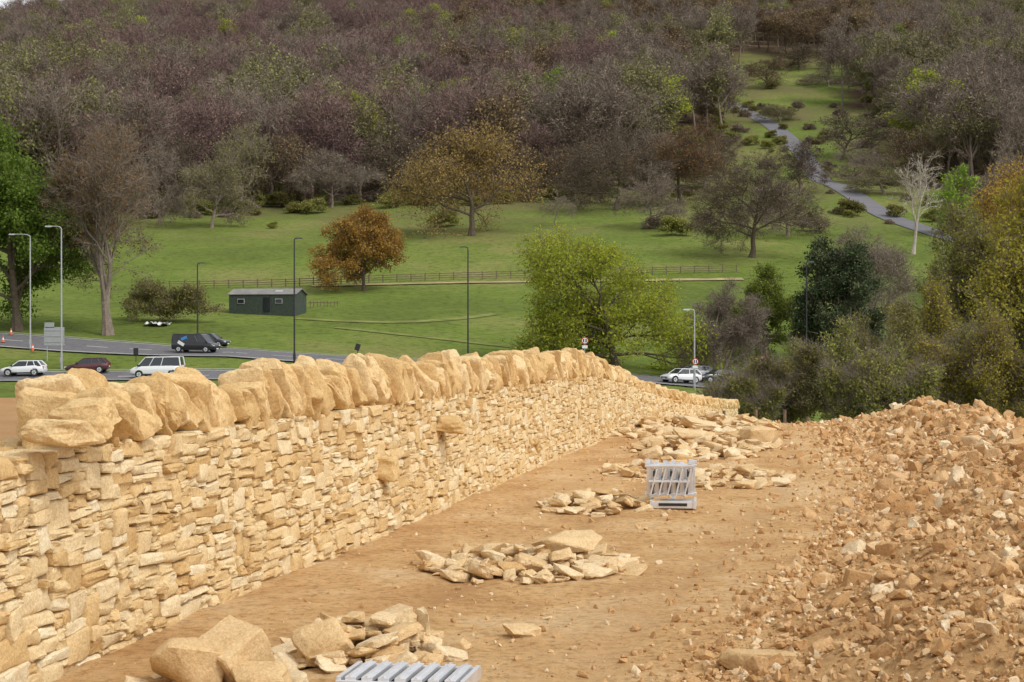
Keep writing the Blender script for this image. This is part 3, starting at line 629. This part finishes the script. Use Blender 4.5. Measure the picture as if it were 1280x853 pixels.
def fin(name,bm,mats,loc=(0,0,0),rz=0,parent=None,bev=0,smooth=False):
    me=bpy.data.meshes.new(name);bm.to_mesh(me);bm.free()
    for m in mats: me.materials.append(m)
    o=bpy.data.objects.new(name,me);o.location=loc;o.rotation_euler=(0,0,rz)
    if bev:
        b=o.modifiers.new('bevel','BEVEL');b.width=bev;b.segments=2;b.limit_method='ANGLE'
    if smooth:
        me.polygons.foreach_set('use_smooth',np.ones(len(me.polygons),bool));me.set_sharp_from_angle(angle=math.radians(40))
    return link(o,parent)
M_galv=simple('galvanised_steel',(.42,.43,.44),.5,.4);M_blackp=simple('black_paint',(.02,.02,.022),.5);M_glass=simple('dark_glass',(.02,.025,.03),.12,spec=.8);M_tyre=simple('tyre',(.02,.02,.02),.85);M_alu=simple('aluminium',(.74,.75,.77),.38,.6,var=.1);M_plas=simple('black_plastic',(.015,.015,.016),.5)
M_wood=simple('fence_wood',(.15,.11,.07),.9,var=.3);M_lamp=simple('lamp_glass',(.6,.62,.62),.3);M_red=simple('sign_red',(.5,.03,.03),.5);M_signw=simple('sign_white',(.75,.75,.75),.5);M_tail=simple('tail_light',(.35,.01,.01),.3)
def lamp(px,yt,d,mat,arm=-1,al=1.6):
    X_=WX(px,d);z0=Tz(X_,d);h=WZ(yt,d)-z0;bm=bmesh.new()
    cyl(bm,(0,0,0),(0,0,1.5),.12,.11);cyl(bm,(0,0,1.5),(0,0,h-.3),.09,.065);p=Vector((0,0,h-.3))
    for k in range(4):
        a=(k+1)/4*1.45;q=Vector((arm*al*.45*(1-math.cos(a)),0,h-.3+.28*math.sin(a)));cyl(bm,p,q,.05);p=q
    q=Vector((arm*al,0,h));cyl(bm,p,q,.045);box(bm,(arm*(al+.3),0,h-.01),(.75,.26,.12),taper=.7);box(bm,(arm*(al+.32),0,h-.085),(.5,.2,.04),mi=1);box(bm,(0,0,.9),(.26,.2,.5))
    fin('street_lamp',bm,[mat,M_lamp],(X_,d,z0))
lamp(38,293,188,M_galv,-1,1.7);lamp(77,283,172,M_galv,-1,1.0);lamp(247,329,192,M_blackp,1,.2);lamp(368,298,174,M_blackp,1,.2);lamp(585,309,174,M_blackp,-1,.2);lamp(868,387,172,M_galv,-1,.5);lamp(1008,327,186,M_blackp,1,.2)
def rsign(px,yc,d,rad):
    X_=WX(px,d);z0=Tz(X_,d);h=WZ(yc,d)-z0;bm=bmesh.new();cyl(bm,(0,0,0),(0,0,h+rad*.7),.04)
    cyl(bm,(0,-.05,h),(0,-.08,h),rad,mi=1,seg=24);cyl(bm,(0,-.083,h),(0,-.10,h),rad*.76,mi=2,seg=24)
    for s in(-1,1): box(bm,(s*.1*rad/.3,-.105,h),(.1*rad/.3,.006,.28*rad/.3),mi=3)
    box(bm,(0,-.05,h-rad*1.7),(rad*1.5,.03,rad*.8),mi=2)
    fin('speed_limit_sign',bm,[M_galv,M_red,M_signw,M_plas],(X_,d,z0))
rsign(731,426,168,.36);rsign(953,450,170,.38);rsign(869,452,168,.32)
X_=WX(68,178);z0=Tz(X_,178);bm=bmesh.new()
for s in(-.75,.75): cyl(bm,(s,0,0),(s,0,3.6),.05)
box(bm,(0,-.06,2.6),(2.1,.04,1.9));box(bm,(-.5,-.06,3.75),(1.0,.04,.55))
for z in(2,2.6,3.2): box(bm,(0,-.10,z),(2.1,.04,.07))
fin('direction_sign',bm,[simple('sign_back_grey',(.33,.34,.35),.5)],(X_,178,z0))
M_cone=simple('cone_orange',(.75,.14,.03),.6)
for p_,d_ in((4,193),(41,186),(14,200)):
    X_=WX(p_,d_);bm=bmesh.new();box(bm,(0,0,.03),(.45,.45,.05),mi=2);cyl(bm,(0,0,.05),(0,0,.35),.17,.11);cyl(bm,(0,0,.35),(0,0,.55),.112,.075,mi=1);cyl(bm,(0,0,.55),(0,0,.8),.075,.03)
    fin('traffic_cone',bm,[M_cone,M_signw,M_plas],(X_,d_,Tz(X_,d_)+.12))
for p_,d_,hh_ in((170,176,1.1),(447,176,1.9)):
    X_=WX(p_,d_);bm=bmesh.new();cyl(bm,(0,0,0),(0,0,hh_+.3),.04);box(bm,(0,-.05,hh_),(.5,.04,.7),ry=.3 if p_>200 else 0);fin('small_sign',bm,[M_blackp],(X_,d_,Tz(X_,d_)))
bm=bmesh.new();r=bmesh.ops.create_grid(bm,x_segments=14,y_segments=8,size=1)
for v in bm.verts: v.co=Vector((v.co.x*1.5,v.co.y*1.6,.25+.22*math.sin(v.co.x*5)*math.cos(v.co.y*4)+.1*math.sin(v.co.x*13)))
X_=WX(197,212);fin('white_tarpaulin',bm,[M_signw],(X_,212,Tz(X_,212)),smooth=True)
# ---------------------------------------------------------------- hut
hut=bpy.data.objects.new('timber_hut',None);link(hut);d_=228;X_=WX(335,d_);hut.location=(X_,d_,Tz(X_,d_)+.1);hut.rotation_euler=(0,0,-.22)
M_hg=simple('hut_boards',(.045,.06,.045),.8,var=.3,scale=3);M_roof=simple('hut_roof_felt',(.22,.21,.20),.9,var=.2,scale=1);M_hw=simple('hut_trim',(.4,.4,.38),.7)
bm=bmesh.new();L_,Wd,hw=9.2,4.6,2.3
vs=[bm.verts.new(p) for p in[(-L_/2,-Wd/2,-1),(L_/2,-Wd/2,-1),(L_/2,Wd/2,-1),(-L_/2,Wd/2,-1),(-L_/2,-Wd/2,hw),(L_/2,-Wd/2,hw),(L_/2,Wd/2,hw),(-L_/2,Wd/2,hw),(-L_/2,0,hw+.75),(L_/2,0,hw+.75)]]
for f in((0,1,5,4),(2,3,7,6),(1,2,6,9,5),(3,0,4,8,7),(4,5,9,8),(6,7,8,9)): bm.faces.new([vs[i] for i in f])
for k in range(30): box(bm,(-L_/2+.15+k*L_/30,-Wd/2-.012,.65),(.03,.03,3.3))
fin('walls',bm,[M_hg],parent=hut)
bm=bmesh.new()
for s in(-1,1): box(bm,(0,s*Wd/4*1.04,hw+.44),(L_+.5,Wd/2*1.12,.07),rx=-s*math.atan2(.75,Wd/2))
fin('roof',bm,[M_roof],parent=hut)
bm=bmesh.new()
for x0 in(-2.9,2.4): box(bm,(x0,-Wd/2-.05,1.45),(1.0,.05,.65),mi=1);box(bm,(x0,-Wd/2-.08,1.45),(.85,.05,.5))
box(bm,(.7,-Wd/2-.05,1.0),(.9,.06,1.9),mi=0);box(bm,(2.0,-Wd/4,hw+.50),(1.0,.7,.06),rx=.32,mi=1)
fin('windows_and_door',bm,[M_glass,M_hw],parent=hut)
# ---------------------------------------------------------------- fence
bm=bmesh.new()
P=[(WX(212,262),262),(WX(300,262),262),(WX(400,272),272),(WX(500,277),277),(WX(700,283),283),(WX(935,287),287)]
xf,yf=resample(P,2.4);zf=T(xf,yf)
for i in range(len(xf)):
    box(bm,(xf[i],yf[i],zf[i]+.6),(.17,.17,1.4))
    if i:
        a=Vector((xf[i-1],yf[i-1],zf[i-1]));b=Vector((xf[i],yf[i],zf[i]))
        for hz_ in(.45,.8,1.15): cyl(bm,a+Vector((0,0,hz_)),b+Vector((0,0,hz_)),.065,seg=5)
fin('post_and_rail_fence',bm,[M_wood])
bm=bmesh.new()
for i in range(9):
    x_=WX(388+i*4,236);box(bm,(x_,236+i*.3,Tz(x_,236)+.4),(.1,.1,1.1))
    box(bm,(x_,236.1+i*.3,Tz(x_,236)+.7),(.6,.05,.1))
fin('post_and_rail_fence',bm,[M_wood])
bm=bmesh.new()
for p_ in(905,945,981,1010): 
    x_=WX(p_,43);cyl(bm,(x_,43,Tz(x_,43)-.2),(x_,43,Tz(x_,43)+.75+.1*math.sin(p_)),.04)
fin('fence_posts',bm,[M_wood])
# ---------------------------------------------------------------- vehicles
def paint(name,c): return simple(name,c,.28,.1,var=.03,coat=.6)
M_decal=simple('decal_blue',(.05,.25,.6),.4)
def vehicle(name,x,y,heading,kind,col,zo=.13):
    van=kind=='van';Wd=1.0 if van else .89
    z_=float(T(np.array([x]),np.array([y]),False)[0])+zo
    root=bpy.data.objects.new(name,None);link(root);root.location=(x,y,z_)
    e=1.3;dx,dy=math.cos(heading),math.sin(heading)
    za=float(T(np.array([x+dx*e]),np.array([y+dy*e]),False)[0]);zb=float(T(np.array([x-dx*e]),np.array([y-dy*e]),False)[0])
    root.rotation_euler=(0,-math.atan2(za-zb,2*e),heading)
    P_=paint(name+'_paint',col)
    if van: prof=[(-2.47,.45,1.0,.93),(-2.42,.3,1.12,.97),(-1.6,.28,1.15,1),(0,.28,1.15,1),(1.3,.28,1.13,1),(2.0,.3,1.02,.97),(2.35,.32,.86,.88),(2.47,.42,.7,.75)]
    else: prof=[(-2.12,.45,.86,.86),(-2.05,.3,.98,.93),(-1.4,.25,1.0,1),(0,.24,.95,1),(.95,.25,.93,1),(1.6,.27,.84,.96),(2.0,.3,.72,.86),(2.13,.4,.62,.72)]
    bm=bmesh.new();rings=[]
    for (px_,zb_,zt_,wf) in prof:
        w_=Wd*wf;hf=[(w_*.82,zb_),(w_*.97,zb_+.12),(w_,(zb_+zt_)/2),(w_*.985,zt_-.12),(w_*.90,zt_),(w_*.4,zt_+.035)]
        pts_=[(px_,a,b) for a,b in hf]+[(px_,-a,b) for a,b in hf[::-1]]
        rings.append([bm.verts.new(p) for p in pts_])
    for a,b in zip(rings[:-1],rings[1:]):
        for i in range(12): bm.faces.new((a[i],b[i],b[(i+1)%12],a[(i+1)%12]))
    bm.faces.new(rings[0]);bm.faces.new(rings[-1][::-1]);bmesh.ops.recalc_face_normals(bm,faces=bm.faces)
    fin('body',bm,[P_],parent=root,smooth=True)
    if van: gb=(-2.42,1.75,1.10);gt=(-2.30,.95,1.93);wt_=.84
    else: gb=(-2.02,1.05,.93);gt=(-1.55,.30,1.44);wt_=.70
    bm=bmesh.new();wb=Wd*.93;wtp=Wd*wt_
    b8=[bm.verts.new(p) for p in[(gb[0],-wb,gb[2]),(gb[1],-wb,gb[2]-.05),(gb[1],wb,gb[2]-.05),(gb[0],wb,gb[2]),(gt[0],-wtp,gt[2]),(gt[1],-wtp,gt[2]),(gt[1],wtp,gt[2]),(gt[0],wtp,gt[2])]]
    for f in((0,1,5,4),(1,2,6,5),(2,3,7,6),(3,0,4,7),(4,5,6,7)): bm.faces.new([b8[i] for i in f])
    fin('windows',bm,[M_glass],parent=root)
    bm=bmesh.new()
    def bar(a,b,r=.04): cyl(bm,a,b,r,seg=6)
    for s in(-1,1):
        bar((gb[1],s*wb,gb[2]-.03),(gt[1],s*wtp,gt[2]));bar((gb[0],s*wb,gb[2]),(gt[0],s*wtp,gt[2]),.07);bar((gt[0],s*wtp,gt[2]),(gt[1],s*wtp,gt[2]))
        for t in((.5,.22) if not van else (.72,.45)):
            xb=gb[0]+(gb[1]-gb[0])*t;xt=gt[0]+(gt[1]-gt[0])*(t+.02);bar((xb,s*wb,gb[2]),(xt,s*wtp,gt[2]),.035)
        if name.startswith('panel'):
            vs=[bm.verts.new(p) for p in[(gb[0]+.05,s*(wb+.012),gb[2]-.04),(.65,s*(wb+.012),gb[2]-.04),(.5,s*(wtp+.012),gt[2]-.03),(gt[0]+.02,s*(wtp+.012),gt[2]-.03)]];bm.faces.new(vs)
    box(bm,((gt[0]+gt[1])/2,0,gt[2]+.02),(gt[1]-gt[0]+.04,wtp*2+.02,.07),taper=.9)
    fin('roof_and_pillars',bm,[P_],parent=root,bev=.015)
    bm=bmesh.new();wr=.33;xf_,xr=(1.55,-1.6) if van else (1.32,-1.28)
    for x_ in(xf_,xr):
        for s in(-1,1):
            cyl(bm,(x_,s*(Wd-.20),wr),(x_,s*(Wd+.0),wr),wr,mi=0,seg=20);cyl(bm,(x_,s*(Wd-.01),wr),(x_,s*(Wd+.012),wr),wr*.66,mi=1,seg=14);cyl(bm,(x_,s*(Wd-.02),wr+.03),(x_,s*(Wd-.004),wr+.03),wr*1.18,mi=2,seg=20)
            for a in range(5): 
                an=a*1.2566;box(bm,(x_+math.cos(an)*.11,s*(Wd+.014),wr+math.sin(an)*.11),(.17,.012,.035),mi=2,ry=-an)
    fin('wheels',bm,[M_tyre,M_alu,M_plas],parent=root)
    bm=bmesh.new();fx=prof[-1][0];zt=prof[-2][2]
    for s in(-1,1):
        box(bm,(fx-.14,s*Wd*.66,zt-.10),(.22,.30,.14),mi=0,rz=-s*.35);box(bm,(prof[0][0]+.03,s*Wd*.74,prof[0][2]-.06),(.10,.20,.26),mi=1)
        box(bm,(gb[1]-.15,s*(Wd+.09),gb[2]+.08),(.12,.18,.13),mi=2)
        box(bm,(0,s*(Wd-.005),.30),(2.3,.03,.10),mi=2)
    box(bm,(fx+.0,0,.50),(.05,Wd*1.1,.17),mi=2);box(bm,(fx+.03,0,.42),(.02,.5,.11),mi=3);box(bm,(prof[0][0]-.01,0,.62),(.02,.5,.11),mi=3)
    if name=='panel_van':
        for s in(-1,1):
            box(bm,(-1.3,s*(Wd+.004),.95),(.8,.01,.35),mi=3,ry=.5);box(bm,(-1.0,s*(wb*.95+.03),1.5),(.7,.012,.3),mi=4,ry=-.4)
    fin('lights_and_trim',bm,[M_lamp,M_tail,M_plas,M_signw,M_decal],parent=root)
def vv(name,px,d,head,kind,col,zo=.13): vehicle(name,WX(px,d),d,math.radians(head),kind,col,zo)
WHT=(.78,.79,.80)
vv('hatchback_car',30,167,178,'car',WHT,.12)
vv('hatchback_car',110,168,182,'car',(.09,.02,.025),.12)
vv('camper_van',197,163.5,178,'van',WHT,.12)
vv('panel_van',245,184,-14,'van',(.015,.017,.02))
vv('estate_car',263,191,-14,'car',(.03,.03,.035))
vv('hatchback_car',851,176,-150,'car',WHT)
vv('saloon_car',897,180,-160,'car',(.05,.055,.065))
vv('saloon_car',952,178,-165,'car',(.38,.40,.42))
vv('saloon_car',1032,176,-168,'car',(.42,.43,.44))
vv('hatchback_car',866,184,-160,'car',(.30,.31,.33))
# ---------------------------------------------------------------- aluminium folding platforms
def hopup_folded(x,y,rz):
    bm=bmesh.new()
    for k in range(4): box(bm,(.03,-.02+k*.09-.15,.045),(.46,.06,.07))
    for s in(-1,1): box(bm,(.03+s*.23,0,.05),(.03,.42,.09),mi=0)
    box(bm,(.03,-.20,.05),(.30,.02,.03),mi=1)
    rr_=random.Random(3)
    for u_,(y0,xo,tl) in enumerate(((-.10,-.01,.16),(.03,.02,.06),(.15,-.02,-.05))):
        for k in range(6):
            box(bm,(xo-.22+k*.088,y0+.01,.30+rr_.uniform(-.02,.02)),(.044,.03,.34+rr_.uniform(-.03,.03)),rx=tl)
        for z in(.15,.45): box(bm,(xo,y0+(.3-z)*tl,z),(.52,.035,.022),rx=tl)
        for k in range(5):
            xx=xo-.18+k*.09
            box(bm,(xx,y0-.03,.20+.05*(k%2)),(.030,.025,.09),mi=1);box(bm,(xx+.02,y0-.035,.37-.05*(k%2)),(.025,.025,.06),mi=1)
            cyl(bm,(xx-.02,y0-.045,.14),(xx+.05,y0-.045,.42),.011,mi=0,seg=6)
        for s in(-1,1): box(bm,(xo+s*.235,y0+.01,.49),(.05,.05,.03),mi=0)
        box(bm,(xo,y0-.04,.29),(.44,.02,.022),mi=0)
    fin('folding_work_platform',bm,[M_alu,M_plas],(x,y,Tz(x,y)),rz=rz,bev=.003)
x,y=GP(841,640);hopup_folded(x,y+.25,-.12)
x,y=WX(512,8.78),8.78;bm=bmesh.new()
box(bm,(0,0,.105),(.60,.40,.012),mi=1)  # added black plate, stands in for shade in the gaps between slats
for k in range(7): box(bm,(-.258+k*.086,0,.128),(.058,.42,.026));box(bm,(-.258+k*.086,0,.145),(.012,.42,.010))
for s in(-1,1):
    box(bm,(s*.32,0,.105),(.024,.42,.07))
    box(bm,(0,s*.222,.10),(.66,.020,.05))
    for t in(-1,1): box(bm,(s*.27,t*.15,.05),(.035,.035,.10))
    box(bm,(s*.22,-.238,.10),(.08,.014,.035),mi=1)
fin('folding_work_platform',bm,[M_alu,M_plas],(x,y,Tz(x,y)+.01),rz=-.18,bev=.003)
# ---------------------------------------------------------------- light, sky, camera
S=Vector((.55,-.45,.80)).normalized();el=math.asin(S.z);az=math.atan2(S.x,S.y)
L=bpy.data.lights.new('sun','SUN');L.energy=1.3;L.angle=math.radians(16);L.color=(1,.965,.91);lo=bpy.data.objects.new('sun',L);lo.rotation_euler=(-S).to_track_quat('-Z','Y').to_euler();link(lo)
w=bpy.data.worlds.new('World');sc.world=w;w.use_nodes=True;nt=w.node_tree;bg=nt.nodes['Background']
sk_=nt.nodes.new('ShaderNodeTexSky');sk_.sky_type='NISHITA';sk_.sun_disc=False;sk_.sun_elevation=el;sk_.sun_rotation=az;sk_.dust_density=3
bw=nt.nodes.new('ShaderNodeRGBToBW');nt.links.new(sk_.outputs[0],bw.inputs[0])
mx=nt.nodes.new('ShaderNodeMix');mx.data_type='RGBA';mx.inputs[0].default_value=.85;nt.links.new(sk_.outputs[0],mx.inputs[6]);nt.links.new(bw.outputs[0],mx.inputs[7])
cl=mixc(nt,mx.outputs[2],(2.6,2.6,2.65),1.0,'ADD')
nt.links.new(cl,bg.inputs[0]);bg.inputs[1].default_value=.15
cam=bpy.data.cameras.new('camera');cam.lens=60;cam.sensor_width=36;cam.clip_end=5000;cam.clip_start=.1
co=bpy.data.objects.new('camera',cam);co.location=(0,0,CH);co.rotation_euler=(math.radians(90)-math.atan(11.5/FPX),0,0);link(co);sc.camera=co
sc.view_settings.view_transform='Standard';sc.view_settings.look='None';sc.view_settings.exposure=0
